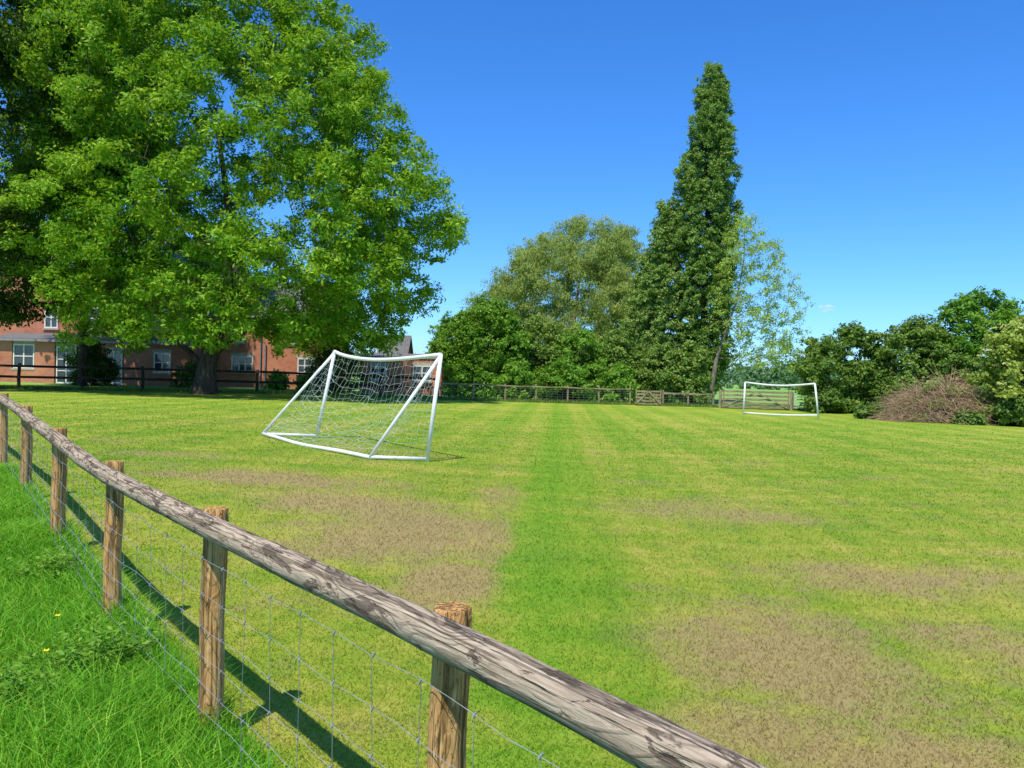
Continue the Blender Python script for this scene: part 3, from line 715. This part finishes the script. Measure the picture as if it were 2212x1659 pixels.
mb=MB(); x0,x1=-36.8,-22.5
mb.poly([(x0,-2.3,3.1),(x1,-2.3,3.1),(x1,.98,3.6),(x0,.98,3.6)]); mb.poly([(x0,.98,3.5),(x1,.98,3.5),(x1,-2.3,3.0),(x0,-2.3,3.0)]); mb.poly([(x0,-2.3,3.0),(x1,-2.3,3.0),(x1,-2.3,3.1),(x0,-2.3,3.1)]); mb.obj('roof',M_slate,srm)
window(srm,-34.4,1.0,1.5,1.7,-1.9,2,2); window(srm,-24.6,.95,1.2,1.4,-2.02,2,2); window(srm,-28.0,.1,1.2,2.3,-2.02,2,3)
window(srm,-31.4,.0,1.4,2.6,-1.9,2,3,name='door'); window(srm,-29.9,.0,1.3,2.6,-1.9,2,3,name='door')
K=empty('brick_outbuilding',(-6.6,56.5,.2)); top(K,"low red brick outbuilding with grey slate roof behind shrubs",'building')
mb=MB(); wallg(mb,-4.2,1.6,0,3.0,-.3,2.45,2.75); mb.obj('wall',M_brick,K)
mb=MB(); gable(mb,-4.2,1.6,0,3.0,2.47,2.8,ov=.06,th=.05); mb.obj('roof',M_slate,K)
mb=MB(); wallg(mb,-3.6,-1.6,4.2,8,-.3,2.6,4.2); mb.obj('wall',M_brick,K)
mb=MB(); gable(mb,-3.6,-1.6,4.2,8,2.62,4.25,ov=.2); mb.obj('roof',M_slate,K)
window(K,.2,.9,1.3,1.1,0,2,2); window(K,-2.9,.9,1.1,1.0,0,2,2)

# ------------------------------------------------------------ weeds and buttercups
def weed(x,y,h,w_,seed):
    r=np.random.default_rng(seed); e=empty('weed_plant',(x,y,tz(x,y))); top(e,"leafy green weed growing in long grass by the fence",'plant','weeds along the fence')
    st=MB(); rg=random.Random(seed); C=[];N=[]
    for i in range(30):
        a=rg.uniform(0,6.28); f=rg.random()**.6; q=Vector((w_*f*math.cos(a),w_*f*math.sin(a),h*rg.uniform(.55,1)*(1-.4*f)))
        st.tube([(0,0,0),tuple(q*.5+Vector((0,0,h*.12))),tuple(q)],[.004,.003,.002],4,cap=False)
        for k in range(26):
            t=rg.uniform(.35,1.05); C.append(np.array(q)*t+r.normal(size=3)*.03+np.array([0,0,h*.1])); N.append([r.normal()*.5,r.normal()*.5,1])
    st.obj('stem',M_eld,e); leafmesh('foliage',np.array(C),unit(np.array(N)),.042,.018,np.clip(r.normal(.6,.2,len(C)),0,1),M_haw,e,r)
weed(-2.15,4.15,.40,.34,1); weed(-2.35,3.75,.30,.26,2); weed(-3.3,5.7,.3,.26,3)
M_yel=plain('buttercup_petal',(.9,.68,.01),.4,.1,5); M_stem=plain('flower_stem',(.14,.30,.04),.6,.2,5)
for i,(x,y,h) in enumerate(((-2.2,3.85,.46),(-2.05,3.5,.42),(-2.0,3.0,.36))):
    e=empty('buttercup',(x,y,tz(x,y))); top(e,"yellow buttercup flower standing in the long grass",'flower','buttercups in the grass')
    mb=MB(); mb.tube([(0,0,0),(.01,0,h*.5),(.02,.01,h)],[.0018,.0015,.0012],5); mb.obj('stem',M_stem,e)
    mb=MB()
    for k in range(5):
        a=k*1.2566; c_,s_=math.cos(a),math.sin(a); q=lambda u,v,z:(.02+c_*u-s_*v,.01+s_*u+c_*v,h+z)
        mb.poly([q(.001,0,0),q(.008,-.007,.003),q(.016,0,.009),q(.008,.007,.003)])
    mb.obj('petal',M_yel,e)

# small cloud
g=G('cloud_vapour'); d=g.n('ShaderNodeBsdfDiffuse'); g.put(d.inputs[0],(.95,.95,.95)); tl=g.n('ShaderNodeBsdfTranslucent'); g.put(tl.inputs[0],(.95,.95,.95)); t=g.n('ShaderNodeBsdfTransparent')
m1=g.n('ShaderNodeMixShader'); m1.inputs[0].default_value=.5; g.nt.links.new(d.outputs[0],m1.inputs[1]); g.nt.links.new(tl.outputs[0],m1.inputs[2])
mx=g.n('ShaderNodeMixShader'); g.put(mx.inputs[0],g.mr(g.noise(g.objc(),.1,4,.6),.3,.8,.02,.4)); g.nt.links.new(t.outputs[0],mx.inputs[1]); g.nt.links.new(m1.outputs[0],mx.inputs[2]); M_cloud=g.end(mx.outputs[0])
import bmesh
bm=bmesh.new(); rg=random.Random(4)
for i in range(6):
    m=Matrix.Translation((rg.uniform(-12,12),(i-3)*14,rg.uniform(-4,5)))@Matrix.Diagonal((rg.uniform(7,11),5,rg.uniform(5,8),1)); bmesh.ops.create_icosphere(bm,subdivisions=3,radius=1,matrix=m)
me=bpy.data.meshes.new('cloud'); bm.to_mesh(me); bm.free(); me.materials.append(M_cloud); me.polygons.foreach_set('use_smooth',np.ones(len(me.polygons),dtype=bool))
o=link(bpy.data.objects.new('cloud',me)); o.location=(787,2000,190); o["kind"]="structure"; o["label"]="single tiny white wisp of cloud in clear sky"
print("DONE")
